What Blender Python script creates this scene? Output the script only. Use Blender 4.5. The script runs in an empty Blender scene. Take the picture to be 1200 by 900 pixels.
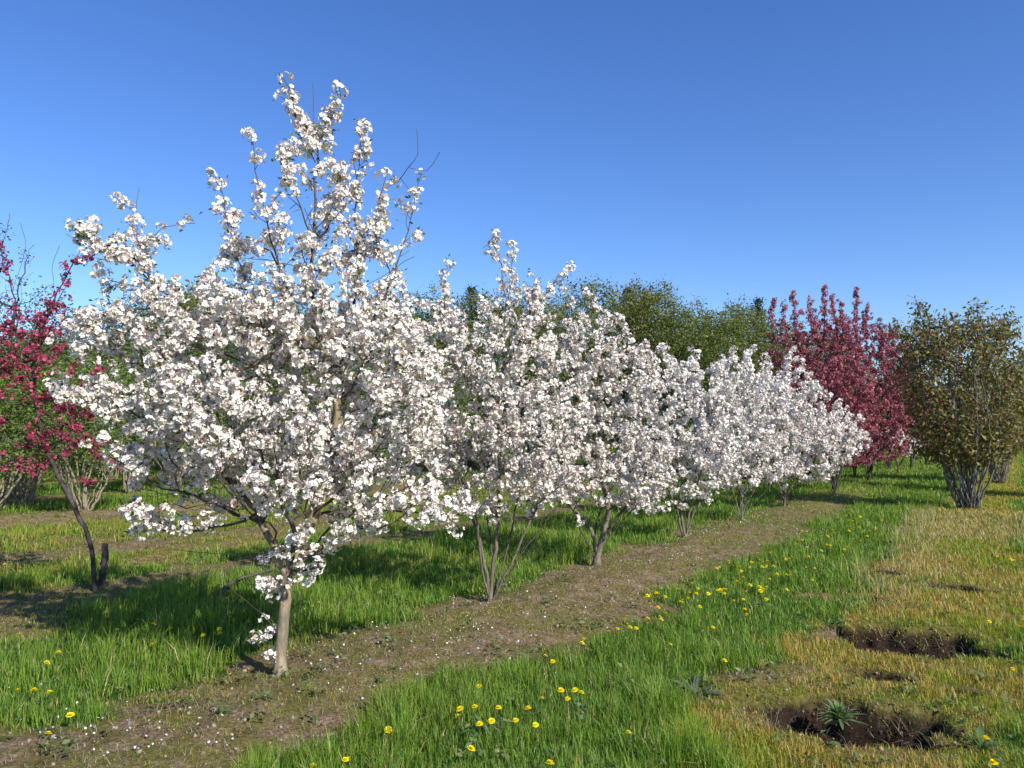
import bpy, math
import numpy as np

# ------------------------------------------------------------------ camera, sky, sun, exposure
sc = bpy.context.scene
COL = sc.collection
CAM_H = 1.6
F = 890.0
PITCH = math.atan(55 / F)
cam = bpy.data.cameras.new('camera')
camo = bpy.data.objects.new('camera', cam)
COL.objects.link(camo)
cam.sensor_width = 36
cam.lens = 36 * F / 1200
cam.clip_start = 0.05
cam.clip_end = 2000
camo.location = (0, 0, CAM_H)
camo.rotation_euler = (math.radians(90) + PITCH, 0, 0)
sc.camera = camo

SUN_EL = math.radians(36)
SUN_AZ = math.atan2(0.66, -0.75)          # from +Y towards +X : behind the camera, to the right
sdir = np.array([math.sin(SUN_AZ) * math.cos(SUN_EL), math.cos(SUN_AZ) * math.cos(SUN_EL), math.sin(SUN_EL)])
world = bpy.data.worlds.new('World')
sc.world = world
world.use_nodes = True
wn = world.node_tree
bg = wn.nodes['Background']
sky = wn.nodes.new('ShaderNodeTexSky')
sky.sky_type = 'NISHITA'
sky.sun_disc = False
sky.sun_elevation = SUN_EL
sky.sun_rotation = SUN_AZ
sky.altitude = 0
sky.air_density = 1.0
sky.dust_density = 0.3
sky.ozone_density = 5.0
hs = wn.nodes.new('ShaderNodeHueSaturation')
hs.inputs['Saturation'].default_value = 1.18
hs.inputs['Hue'].default_value = 0.513
wn.links.new(sky.outputs[0], hs.inputs['Color'])
wn.links.new(hs.outputs[0], bg.inputs[0])
bg.inputs[1].default_value = 0.122
sun = bpy.data.lights.new('sun', 'SUN')
sun.energy = 4.2
sun.angle = math.radians(0.53)
sun.color = (1.0, 0.965, 0.90)
suno = bpy.data.objects.new('sun', sun)
COL.objects.link(suno)
from mathutils import Vector
suno.rotation_euler = Vector(sdir).to_track_quat('Z', 'Y').to_euler()
suno.location = (8, -8, 12)
sc.view_settings.view_transform = 'Standard'
sc.view_settings.look = 'None'
sc.view_settings.gamma = 1
sc.view_settings.exposure = 0.62
sc.cycles.diffuse_bounces = 3

# ------------------------------------------------------------------ small maths
def ray(px, py):
    a = (px - 600) / F
    b = (450 - py) / F
    c, s = math.cos(PITCH), math.sin(PITCH)
    return np.array([a, c - b * s, s + b * c])

def pt(px, py, d):
    """world point seen at (px,py) at depth y=d"""
    r = ray(px, py)
    return np.array([0, 0, CAM_H]) + r * (d / r[1])

def gp(px, py, z=0.0):
    r = ray(px, py)
    return np.array([0, 0, CAM_H]) + r * ((z - CAM_H) / r[2])

_rt = np.random.RandomState(7)
_T2 = _rt.rand(256, 256)
_T3 = _rt.rand(32, 32, 32)

def n2(x, y):
    xi = np.floor(x).astype(int); yi = np.floor(y).astype(int)
    fx = x - xi; fy = y - yi
    fx = fx * fx * (3 - 2 * fx); fy = fy * fy * (3 - 2 * fy)
    a = _T2[xi & 255, yi & 255]; b = _T2[(xi + 1) & 255, yi & 255]
    c = _T2[xi & 255, (yi + 1) & 255]; d = _T2[(xi + 1) & 255, (yi + 1) & 255]
    return (a * (1 - fx) + b * fx) * (1 - fy) + (c * (1 - fx) + d * fx) * fy

def fbm(x, y, o=3):
    s = 0; w = 0; a = 1.0
    for i in range(o):
        s = s + a * n2(x + 17.3 * i, y + 9.1 * i); w += a
        a *= .5; x = x * 2.03; y = y * 2.03
    return s / w

def n3(p):
    pi = np.floor(p).astype(int); f = p - pi
    f = f * f * (3 - 2 * f)
    r = 0
    for dx in (0, 1):
        for dy in (0, 1):
            for dz in (0, 1):
                w = (f[:, 0] if dx else 1 - f[:, 0]) * (f[:, 1] if dy else 1 - f[:, 1]) * (f[:, 2] if dz else 1 - f[:, 2])
                r = r + w * _T3[(pi[:, 0] + dx) & 31, (pi[:, 1] + dy) & 31, (pi[:, 2] + dz) & 31]
    return r

def sm(a, b, x):
    t = np.clip((x - a) / (b - a), 0, 1)
    return t * t * (3 - 2 * t)

# orchard frame: u along the rows, v across (positive to the right)
RA = math.radians(33.5)
RS, RC = math.sin(RA), math.cos(RA)
def uv(x, y):
    return x * RS + y * RC, x * RC - y * RS
def xy(u, v):
    return u * RS + v * RC, u * RC - v * RS

# ------------------------------------------------------------------ mesh helpers
def mesh_np(name, V, faces, mat, col=None, parent=None, loc=None, smooth=False, attrs=None):
    """faces: list of (n,k) int arrays"""
    me = bpy.data.meshes.new(name)
    V = np.asarray(V, dtype=np.float32)
    me.vertices.add(len(V))
    me.vertices.foreach_set('co', V.ravel())
    faces = [f for f in faces if len(f)]
    nl = sum(f.size for f in faces); nf = sum(len(f) for f in faces)
    me.loops.add(nl)
    me.loops.foreach_set('vertex_index', np.concatenate([f.ravel() for f in faces]).astype(np.int32))
    me.polygons.add(nf)
    tot = np.concatenate([np.full(len(f), f.shape[1]) for f in faces]).astype(np.int32)
    st = np.concatenate([[0], np.cumsum(tot)[:-1]]).astype(np.int32)
    me.polygons.foreach_set('loop_start', st)
    me.polygons.foreach_set('loop_total', tot)
    if smooth:
        me.polygons.foreach_set('use_smooth', np.ones(nf, dtype=bool))
    me.update(calc_edges=True)
    if col is not None:
        a = me.color_attributes.new('Col', 'FLOAT_COLOR', 'POINT')
        c = np.ones((len(V), 4), dtype=np.float32); c[:, :3] = col
        a.data.foreach_set('color', c.ravel())
    for k, arr in (attrs or {}).items():
        a = me.attributes.new(k, 'FLOAT', 'POINT')
        a.data.foreach_set('value', np.asarray(arr, dtype=np.float32))
    me.materials.append(mat)
    o = bpy.data.objects.new(name, me)
    COL.objects.link(o)
    if parent is not None: o.parent = parent
    if loc is not None: o.location = loc
    return o

def tag(o, label=None, cat=None, group=None, kind=None):
    if label: o['label'] = label
    if cat: o['category'] = cat
    if group: o['group'] = group
    if kind: o['kind'] = kind
    return o

def empty(name, loc, label, cat, group=None, rz=0.0):
    e = bpy.data.objects.new(name, None)
    e.empty_display_size = .2
    COL.objects.link(e)
    e.location = loc; e.rotation_euler = (0, 0, rz)
    return tag(e, label, cat, group)

def copy_tree(o, loc, rz, s, label, group):
    c = o.copy(); COL.objects.link(c)
    c.location = loc; c.rotation_euler = (0, 0, rz); c.scale = s
    c['label'] = label; c['group'] = group
    for ch in o.children:
        d = ch.copy(); COL.objects.link(d); d.parent = c
    return c

def frames(n, rs):
    n = n / (np.linalg.norm(n, axis=1, keepdims=True) + 1e-9)
    r = rs.normal(size=n.shape)
    t = np.cross(n, r); t /= np.linalg.norm(t, axis=1, keepdims=True) + 1e-9
    b = np.cross(n, t)
    return np.stack([t, b, n], axis=2)      # columns

def stamp(T, FQ, P, M, S):
    """instances of a template. T (k,3), FQ list of face arrays, P (N,3), M (N,3,3), S (N,) or (N,3)"""
    N = len(P); k = len(T)
    S = np.asarray(S)
    if S.ndim == 1: S = S[:, None]
    L = T[None] * S[:, None, :]
    V = np.einsum('nij,nkj->nki', M, L) + P[:, None, :]
    off = (np.arange(N) * k)[:, None, None]
    return V.reshape(-1, 3), [(f[None] + off).reshape(-1, f.shape[1]) for f in FQ]

# flower: five rounded, cupped petals
def flower_template(rich=True):
    V = []; Fq = []; w = []
    if rich:
        for i in range(5):
            a = i * 2 * math.pi / 5
            ca, sa = math.cos(a), math.sin(a)
            for (r, s, z, ww) in ((.08, 0, 0, 0), (.45, .36, .16, .6), (.86, .34, .30, 1), (1.0, 0, .22, 1), (.86, -.34, .30, 1), (.45, -.36, .16, .6)):
                V.append((r * ca - s * sa, r * sa + s * ca, z)); w.append(ww)
            o = i * 6
            Fq += [(o, o + 1, o + 2, o + 3), (o, o + 3, o + 4, o + 5)]
        return np.array(V, float), [np.array(Fq)], np.array(w)
    for i in range(5):
        a = i * 2 * math.pi / 5
        ca, sa = math.cos(a), math.sin(a)
        for (r, s, z, ww) in ((.0, 0, 0, .3), (.7, .42, .22, 1), (1.0, 0, .25, 1), (.7, -.42, .22, 1)):
            V.append((r * ca - s * sa, r * sa + s * ca, z)); w.append(ww)
        o = i * 4
        Fq += [(o, o + 1, o + 2, o + 3)]
    return np.array(V, float), [np.array(Fq)], np.array(w)

LEAF_T = np.array([(0, 0, 0), (.45, .24, .07), (1.0, 0, -.12), (.45, -.24, .07), (.5, 0, 0.0)], float)
LEAF_F = [np.array([(0, 4, 1), (4, 2, 1), (0, 3, 4), (4, 3, 2)])]

# ------------------------------------------------------------------ materials
def new_mat(name):
    m = bpy.data.materials.new(name); m.use_nodes = True
    nt = m.node_tree; nt.nodes.clear()
    out = nt.nodes.new('ShaderNodeOutputMaterial')
    return m, nt, out

def foliage_mat(name, rough=.6, trans=.3, tint=(1, 1, 1), spec=.2, noise=0.0):
    m, nt, out = new_mat(name)
    N, L = nt.nodes, nt.links
    at = N.new('ShaderNodeAttribute'); at.attribute_name = 'Col'
    p = N.new('ShaderNodeBsdfPrincipled'); p.inputs['Roughness'].default_value = rough
    p.inputs['Specular IOR Level'].default_value = spec
    t = N.new('ShaderNodeBsdfTranslucent')
    mx = N.new('ShaderNodeMixShader'); mx.inputs[0].default_value = trans
    mul = N.new('ShaderNodeMixRGB'); mul.blend_type = 'MULTIPLY'; mul.inputs[0].default_value = 1
    mul.inputs[2].default_value = (*tint, 1)
    L.new(at.outputs['Color'], p.inputs['Base Color'])
    L.new(at.outputs['Color'], mul.inputs[1]); L.new(mul.outputs[0], t.inputs[0])
    L.new(p.outputs[0], mx.inputs[1]); L.new(t.outputs[0], mx.inputs[2]); L.new(mx.outputs[0], out.inputs[0])
    return m

def bark_mat(name, c1, c2, scale=60, bump=.4):
    m, nt, out = new_mat(name)
    N, L = nt.nodes, nt.links
    tc = N.new('ShaderNodeTexCoord')
    mp = N.new('ShaderNodeMapping'); mp.inputs['Scale'].default_value = (1, 1, .22)
    n1 = N.new('ShaderNodeTexNoise'); n1.inputs['Scale'].default_value = scale; n1.inputs['Detail'].default_value = 6
    n1.inputs['Roughness'].default_value = .65
    nb = N.new('ShaderNodeTexNoise'); nb.inputs['Scale'].default_value = 9; nb.inputs['Detail'].default_value = 3
    cr = N.new('ShaderNodeValToRGB')
    cr.color_ramp.elements[0].position = .36; cr.color_ramp.elements[0].color = (*[c * .45 for c in c1], 1)
    cr.color_ramp.elements[1].position = .62; cr.color_ramp.elements[1].color = (*c1, 1)
    mx = N.new('ShaderNodeMixRGB'); mx.inputs[2].default_value = (*c2, 1)
    rr = N.new('ShaderNodeMapRange'); rr.inputs[1].default_value = .45; rr.inputs[2].default_value = .7
    p = N.new('ShaderNodeBsdfPrincipled'); p.inputs['Roughness'].default_value = .9
    p.inputs['Specular IOR Level'].default_value = .15
    b = N.new('ShaderNodeBump'); b.inputs['Strength'].default_value = bump; b.inputs['Distance'].default_value = .012
    L.new(tc.outputs['Object'], mp.inputs[0]); L.new(mp.outputs[0], n1.inputs[0]); L.new(tc.outputs['Object'], nb.inputs[0])
    L.new(n1.outputs[0], cr.inputs[0]); L.new(cr.outputs[0], mx.inputs[1]); L.new(nb.outputs[0], rr.inputs[0]); L.new(rr.outputs[0], mx.inputs[0])
    L.new(mx.outputs[0], p.inputs['Base Color']); L.new(n1.outputs[0], b.inputs['Height']); L.new(b.outputs[0], p.inputs['Normal'])
    L.new(p.outputs[0], out.inputs[0])
    return m

M_WHITE = foliage_mat('white_petals', .55, .11, (1, 1, 1), .2)
M_CRIM = foliage_mat('crimson_petals', .5, .22, (1.1, .85, .9))
M_LEAF = foliage_mat('leaves', .55, .35, (1.25, 1.3, .5), .12)
M_OLIVE = foliage_mat('olive_leaves', .5, .25, (1.2, 1.0, .5), .2)
M_GRASS = foliage_mat('grass_blades', .45, .38, (1.15, 1.3, .5), .22)
M_DAND = foliage_mat('dandelion_petals', .6, .2)
M_BARK = bark_mat('bark', (.36, .285, .18), (.17, .145, .11), 34, .9)
M_BARKD = bark_mat('dark_bark', (.055, .045, .04), (.12, .105, .09), 60, .5)
M_BARKM = bark_mat('weathered_bark', (.235, .195, .14), (.11, .095, .075), 34, .9)
M_TWIG = bark_mat('twig_bark', (.13, .105, .085), (.08, .065, .055), 60, .4)
M_BARKT = bark_mat('tan_bark', (.36, .30, .20), (.24, .21, .15), 40, .4)
M_BARKG = bark_mat('grey_bark', (.27, .245, .20), (.15, .14, .12), 40, .4)

# ------------------------------------------------------------------ tree skeleton
class Skel:
    def __init__(s, base, seed):
        s.P = [np.array(base, float)]; s.par = [-1]; s.D = [0.0]; s.ok = [False]; s.fl = [False]
        s.dir = [np.array([0, 0, 1.0])]; s.sp = []
        s.rs = np.random.RandomState(seed)
    def add(s, p, par, ok, fl):
        d = p - s.P[par]; L = np.linalg.norm(d) + 1e-9
        s.P.append(p); s.par.append(par); s.D.append(s.D[par] + L); s.ok.append(ok); s.fl.append(fl); s.dir.append(d / L)
        return len(s.P) - 1
    def path(s, pts, par=None, step=.08, wob=.012, ok=True, fl=False, ok_from=0.0):
        """follow a polyline (smoothed) from node par"""
        if par is None:
            par = s.nearest(pts[0]); pts = pts[1:]
        Q = [s.P[par]] + [np.array(p, float) for p in pts]
        Q = np.array(Q)
        # Catmull-Rom
        E = np.vstack([2 * Q[0] - Q[1], Q, 2 * Q[-1] - Q[-2]])
        cur = par; acc = 0
        for i in range(1, len(E) - 2):
            a, b, c, d = E[i - 1], E[i], E[i + 1], E[i + 2]
            L = np.linalg.norm(c - b); n = max(1, int(round(L / step)))
            for k in range(1, n + 1):
                t = k / n
                p = .5 * ((2 * b) + (-a + c) * t + (2 * a - 5 * b + 4 * c - d) * t * t + (-a + 3 * b - 3 * c + d) * t ** 3)
                p = p + s.rs.normal(size=3) * wob
                acc += L / n
                cur = s.add(p, cur, ok and acc > ok_from, fl)
        return cur
    def nearest(s, t, k=0.0, only_ok=False):
        P = np.array(s.P)
        m = np.linalg.norm(P - t, axis=1) + k * np.array(s.D)
        if only_ok: m = m + np.where(np.array(s.ok), 0, 1e3)
        return int(np.argmin(m))
    def grow(s, T, k=.35, step=.09, wob=.008, up=.15, flfrac=1.0):
        if not len(T): return
        T = np.asarray(T)
        ok = [i for i in range(len(s.P)) if s.ok[i]] or [0]
        base = np.array(s.P)[ok]
        dd = np.array([np.min(np.linalg.norm(base - t, axis=1)) for t in T])
        cap = len(s.P) + len(T) * 25
        P = np.zeros((cap, 3)); D = np.full(cap, 1e3)
        n = len(s.P); P[:n] = s.P; D[:n] = np.where(s.ok, np.array(s.D) * k, 1e3)
        for i in np.argsort(dd):
            t = T[i]
            j = int(np.argmin(np.linalg.norm(P[:n] - t, axis=1) + D[:n]))
            a = P[j].copy(); L = np.linalg.norm(t - a)
            if L < .02: continue
            c1 = a + (s.dir[j] * .5 + (t - a) / L * .6) * L * .4
            c2 = t - (t - a) * .3 - np.array([0, 0, up]) * L
            m = max(1, int(round(L / step))); cur = j
            for q in range(1, m + 1):
                u = q / m
                p = (1 - u) ** 3 * a + 3 * (1 - u) ** 2 * u * c1 + 3 * (1 - u) * u * u * c2 + u ** 3 * t
                if q < m: p = p + s.rs.normal(size=3) * wob
                cur = s.add(p, cur, True, (L - u * L) < .8 or L < .5)
                if n < cap:
                    P[n] = p; D[n] = s.D[cur] * k; n += 1
    def radii(s, R, tip):
        n = len(s.P); ch = np.zeros(n, int)
        for i in range(1, n): ch[s.par[i]] += 1
        tips = max(2, int((ch == 0).sum()))
        e = max(1.5, math.log(tips) / math.log(R / tip))
        acc = np.zeros(n)
        r = np.zeros(n)
        for i in range(n - 1, -1, -1):
            if ch[i] == 0: acc[i] = tip ** e
            r[i] = acc[i] ** (1 / e)
            if s.par[i] >= 0: acc[s.par[i]] += acc[i] * 1.003
        s.r = r; s.ch = ch
        s.tips = acc / tip ** e
        return r
    def mesh(s, flare=1.3):
        """tubes; returns two (V,F) sets: trunk limbs and thin branches"""
        n = len(s.P); P = np.array(s.P); r = s.r
        kids = [[] for _ in range(n)]
        for i in range(1, n): kids[s.par[i]].append(i)
        outs = {True: ([], [], [0]), False: ([], [], [0])}
        stack = [(0, None)]
        starts = []
        main = [max(k, key=lambda c: r[c]) if k else -1 for k in kids]
        starts.append((-1, 0))
        for i in range(n):
            for c in kids[i]:
                if c != main[i]: starts.append((i, c))
        rmax = r[0]
        for (p0, c) in starts:
            seq = ([p0] if p0 >= 0 else []) + []
            i = c
            while i != -1:
                seq.append(i); i = main[i]
            if len(seq) < 2: continue
            rad = [r[i] for i in seq]
            if p0 >= 0: rad[0] = r[c] * 1.15
            else:
                rad[0] *= flare
                if len(rad) > 2: rad[1] *= 1 + (flare - 1) * .4
            big = rad[0] > rmax * .42 or p0 < 0
            k = 9 if rad[0] > .03 else (6 if rad[0] > .01 else (4 if rad[0] > .004 else 3))
            pts = P[seq]; T = np.gradient(pts, axis=0)
            T /= np.linalg.norm(T, axis=1, keepdims=True) + 1e-9
            ref = np.array([.31, .95, .05])
            U = np.cross(T, ref); U /= np.linalg.norm(U, axis=1, keepdims=True) + 1e-9
            W = np.cross(T, U)
            an = np.arange(k) * 2 * math.pi / k
            ra = np.array(rad)[:, None]
            if k == 9: ra = ra * (1 + s.rs.normal(size=(len(seq), k)) * .06)
            ring = pts[:, None] + U[:, None] * (np.cos(an)[None] * ra)[..., None] + W[:, None] * (np.sin(an)[None] * ra)[..., None]
            Vs, Fs, cnt = outs[bool(big)]
            o = cnt[0]; m = len(seq)
            Vs.append(ring.reshape(-1, 3)); cnt[0] += m * k
            a = (np.arange(m - 1)[:, None] * k + np.arange(k)[None]); b = (np.arange(m - 1)[:, None] * k + (np.arange(k)[None] + 1) % k)
            Fs.append(np.stack([a, b, b + k, a + k], -1).reshape(-1, 4) + o)
        return outs

def spurs(s, i0, i1, gap=.07, lo=.04, hi=.17, up=.4):
    """short side twigs along nodes i0..i1"""
    for i in range(i0, i1 + 1):
        if s.rs.rand() < min(1, .085 / gap):
            d = s.rs.normal(size=3); t = s.dir[i]; d -= t * d.dot(t); d /= np.linalg.norm(d) + 1e-9
            d = d + t * .7 + np.array([0, 0, up]); d /= np.linalg.norm(d)
            L = lo + (hi - lo) * s.rs.rand() ** 1.6
            s.path([s.P[i] + d * L * .5 + s.rs.normal(size=3) * .01, s.P[i] + d * L], par=i, step=.07, wob=.004, ok=True, fl=True)

def poisson(rs, ells, spacing):
    """ells: (centre(3), radii(3), count) -> points with a minimum spacing"""
    out = np.zeros((0, 3)); L = []
    for c, r, n in ells:
        got = 0
        for _ in range(n * 6):
            if got >= n: break
            d = rs.normal(size=3); d /= np.linalg.norm(d)
            p = np.array(c) + d * np.array(r) * (rs.rand() ** .42)
            if len(L) and np.min(np.sum((np.array(L[-4000:]) - p) ** 2, axis=1)) < spacing ** 2: continue
            L.append(p); got += 1
    return np.array(L)

def flowers_on(s, rs, dens, size, per, crad, thr, ncell, lod, maxtips=7, rich=True, cols=None, mindist=.0):
    """clusters along flowering twigs -> blossom mesh arrays"""
    P = np.array(s.P); par = np.array(s.par)
    idx = np.where(np.array(s.fl) & (s.tips < maxtips))[0]
    idx = idx[par[idx] >= 0]
    A = P[par[idx]]; B = P[idx]; D = np.array(s.dir)[idx]
    L = np.linalg.norm(B - A, axis=1)
    tip = s.ch[idx] == 0
    n = rs.poisson(L * dens) + tip * 1
    rep = np.repeat(np.arange(len(idx)), n)
    u = rs.rand(len(rep))
    C = A[rep] * (1 - u[:, None]) + B[rep] * u[:, None]
    side = rs.normal(size=C.shape); side -= D[rep] * np.sum(side * D[rep], 1, keepdims=True)
    side /= np.linalg.norm(side, axis=1, keepdims=True) + 1e-9
    C = C + side * (rs.rand(len(C))[:, None] * .03)
    nz = n3(C * ncell + 5.3) * .65 + n3(C * ncell * 2.7) * .35
    sp = np.isin(idx, s.sp)[rep]
    keep = nz > thr - .09 * sp + rs.normal(size=len(C)) * .05
    C = C[keep]; side = side[keep]
    k = rs.poisson(per, len(C)) + 1
    rep = np.repeat(np.arange(len(C)), k)
    ax = side[rep] * .8 + np.array([0, 0, .35]) + rs.normal(size=(len(rep), 3)) * .75
    ax /= np.linalg.norm(ax, axis=1, keepdims=True) + 1e-9
    Pf = C[rep] + ax * (crad * (.6 + .6 * rs.rand(len(rep))))[:, None]
    nrm = ax + rs.normal(size=ax.shape) * .35
    T, FQ, w = flower_template(rich)
    sz = size * rs.uniform(.75, 1.12, len(rep))
    bud = rs.rand(len(rep)) < .06
    sz[bud] *= .4
    cup = rs.uniform(.4, 1.7, len(rep)); cup[bud] = 3
    S = np.stack([sz, sz, sz * cup], 1)
    V, Fc = stamp(T, FQ, Pf, frames(nrm, rs), S)
    cA, cB, cbud = cols
    base = np.array(cA)[None] * (1 - rs.rand(len(rep), 1) ** 2 * .12)
    mixr = rs.rand(len(rep), 1) ** 3
    base = base * (1 - mixr) + np.array(cB)[None] * mixr
    base[bud] = np.array(cbud)
    ctr = base * np.array([.93, .80, .62])
    col = base[:, None] * w[None, :, None] + ctr[:, None] * (1 - w[None, :, None])
    return V, Fc, col.reshape(-1, 3), C

def leaves_on(C, rs, per, size, spread, cols, droop=.0, up=.3):
    k = rs.poisson(per, len(C)); rep = np.repeat(np.arange(len(C)), k); n = len(rep)
    P = C[rep] + rs.normal(size=(n, 3)) * spread
    x = rs.normal(size=(n, 3)); x[:, 2] = x[:, 2] * .6 - droop; x /= np.linalg.norm(x, axis=1, keepdims=True)
    z = rs.normal(size=(n, 3)) * .7 + np.array([0, 0, up + .4]); z -= x * np.sum(x * z, 1, keepdims=True)
    z /= np.linalg.norm(z, axis=1, keepdims=True) + 1e-9
    y = np.cross(z, x)
    V, Fc = stamp(LEAF_T, LEAF_F, P, np.stack([x, y, z], 2), size * rs.uniform(.6, 1.25, n))
    c = np.array(cols)[rs.randint(0, len(cols), n)] * rs.uniform(.75, 1.25, (n, 1))
    return V, Fc, np.repeat(c, len(LEAF_T), 0)

def emit_tree(s, root, bark, limb='trunk', bark2=None):
    """trunk with its limbs and twigs, one joined skeleton under the tree"""
    o = np.array(s.P[0])
    outs = s.mesh()
    Va, Fa, Mi, off = [], [], [], 0
    for k, big in enumerate((True, False)):
        Vs, Fs, _ = outs[big]
        if Vs:
            v = np.concatenate(Vs); f = np.concatenate(Fs)
            Va.append(v); Fa.append(f + off); Mi.append(np.full(len(f), k)); off += len(v)
    ob = mesh_np(limb, np.concatenate(Va) - o, [np.concatenate(Fa)], bark, parent=root, smooth=True)
    ob.data.materials.append(bark2 or bark)
    ob.data.polygons.foreach_set('material_index', np.concatenate(Mi).astype(np.int32))

WCOL = ((.88, .86, .81), (.85, .72, .70), (.70, .28, .34))
CCOL = ((.36, .09, .125), (.66, .29, .33), (.20, .03, .05))
YLEAF = [(.10, .17, .03), (.13, .19, .04), (.08, .11, .03), (.16, .10, .05)]

# ------------------------------------------------------------------ ground
BANDS = [(-3.70, .84, 1.0), (-7.7, .55, .85), (-10.4, .5, 1.0), (-14.4, .95, 1.0), (-19.5, .9, .8), (-24.5, 1.0, .7), (5.6, .7, .9)]
PITS = []
for (px, py, ru, rv, dep) in ((1058, 750, .46, .64, .27), (995, 848, .42, .54, .25), (1022, 791, .15, .24, .16), (1122, 689, .26, .34, .12),
                              (1128, 815, .10, .14, .05), (1040, 672, .2, .25, .04), (1010, 700, .12, .2, .03)):
    g = gp(px, py); u_, v_ = uv(g[0], g[1]); PITS.append((u_, v_, ru, rv, dep))

def pit_field(x, y):
    u, v = uv(x, y)
    f = np.zeros_like(x); dep = np.zeros_like(x); global NEAR
    NEAR = np.zeros_like(x)
    for (pu, pv, ru, rv, d) in PITS:
        q = np.sqrt(((u - pu) / ru) ** 2 + ((v - pv) / rv) ** 2) + (fbm(x * 6, y * 6, 2) - .5) * .7
        k = 1 - sm(.45, 1.0, q)
        NEAR = np.maximum(NEAR, 1 - sm(1.0, 1.7, q)); f = np.maximum(f, k); dep = np.maximum(dep, d * k)
    return f, dep

MOUND = [(gp(880, 800), .40, .16), (gp(955, 700), .25, .15), (gp(1000, 745), .3, .2), (gp(930, 790), .25, .12)]
def fields(x, y):
    """bare soil amount, dryness, both 0..1"""
    u, v = uv(x, y)
    w = v + (fbm(x * .9, y * .9, 3) - .5) * .9 + (fbm(x * 4, y * 4, 2) - .5) * .55
    bare = np.zeros_like(x)
    for c, h, a in BANDS:
        bare = np.maximum(bare, a * (1 - sm(h * .78, h * 1.12, np.abs(w - c))))
    bare = bare * (1 - .30 * sm(.48, .62, fbm(x * 1.7 + 5, y * 1.7 + 8, 3))) * (1 - (.32 * sm(8, 14, u) + .45 * sm(17, 24, u)) * (v > -5))
    strip = (1 - sm(.64, .82, np.abs(w + .62)))
    leftdry = sm(-8.6, -9.2, w) * (1 - sm(-13.8, -14.6, w)) * .4
    patch = sm(.56, .70, fbm(x * 1.3 + 31, y * 1.3, 3))
    bare = np.maximum(bare, strip * .25 * sm(.5, .7, fbm(x * 3.1 + 3, y * 3.1, 2)))
    bare = np.maximum(bare, patch * .5 * sm(-8, -9, w))
    g = gp(20, 740)
    bare = np.maximum(bare, .7 * np.exp(-(((x - g[0]) / .5) ** 2 + ((y - g[1]) / .35) ** 2)))
    for (m, a, b) in MOUND:
        bare = np.maximum(bare, .9 * (1 - sm(.5, 1.1, np.sqrt(((x - m[0]) / a) ** 2 + ((y - m[1]) / b) ** 2) + (fbm(x * 8, y * 8, 2) - .5) * .6)))
    pf, _ = pit_field(x, y)
    bare = np.maximum(bare, pf)
    dry = np.clip(strip * .95 + leftdry + bare * .8 + patch * .3 * sm(-4.6, -6, w), 0, 1)
    return np.clip(bare, 0, 1), dry, strip, pf

def height(x, y):
    u, v = uv(x, y)
    h = (fbm(x * .35, y * .35, 2) - .5) * .12
    b, d, s_, pf = fields(x, y)
    far = np.exp(-np.maximum(y - 12, 0) / 15)
    h = h + b * (fbm(x * 7, y * 7, 3) - .5) * .05 * far
    h = h + .05 * np.exp(-((v + 3.72) / .5) ** 2) + .16 * np.exp(-((v + 14.4) / .5) ** 2) * (fbm(x * 1.5, y * 1.5, 2)) * 1.3
    for (m, a, bb) in MOUND:
        h = h + .05 * np.exp(-(((x - m[0]) / a) ** 2 + ((y - m[1]) / bb) ** 2))
    _, dep = pit_field(x, y)
    h = h * np.clip(sm(1.0, 2.2, np.hypot(x, y)), 0, 1)
    return h - dep
def hz(x, y): return float(height(np.array([float(x)]), np.array([float(y)]))[0])

def axis(lo, hi, step, out_lo, out_hi, g):
    c = list(np.arange(lo, hi, step)); a = step
    r = [c[-1]]; 
    while r[-1] < out_hi: a *= g; r.append(r[-1] + a)
    l = [c[0]]; a = step
    while l[-1] > out_lo: a *= g; l.append(l[-1] - a)
    return np.array(l[:0:-1] + c + r[1:])
ax = axis(-6, 6, .035, -900, 900, 1.045)
ay = axis(2.3, 10.5, .035, -120, 1200, 1.04)
gx, gy = np.meshgrid(ax, ay, indexing='ij')
X, Y = gx.ravel(), gy.ravel()
Z = height(X, Y)
bare, dry, strip, pf = fields(X, Y)
nx_, ny_ = gx.shape
I = (np.arange(nx_ - 1)[:, None] * ny_ + np.arange(ny_ - 1)[None]).ravel()
Fg = np.stack([I, I + ny_, I + ny_ + 1, I + 1], 1)

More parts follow.
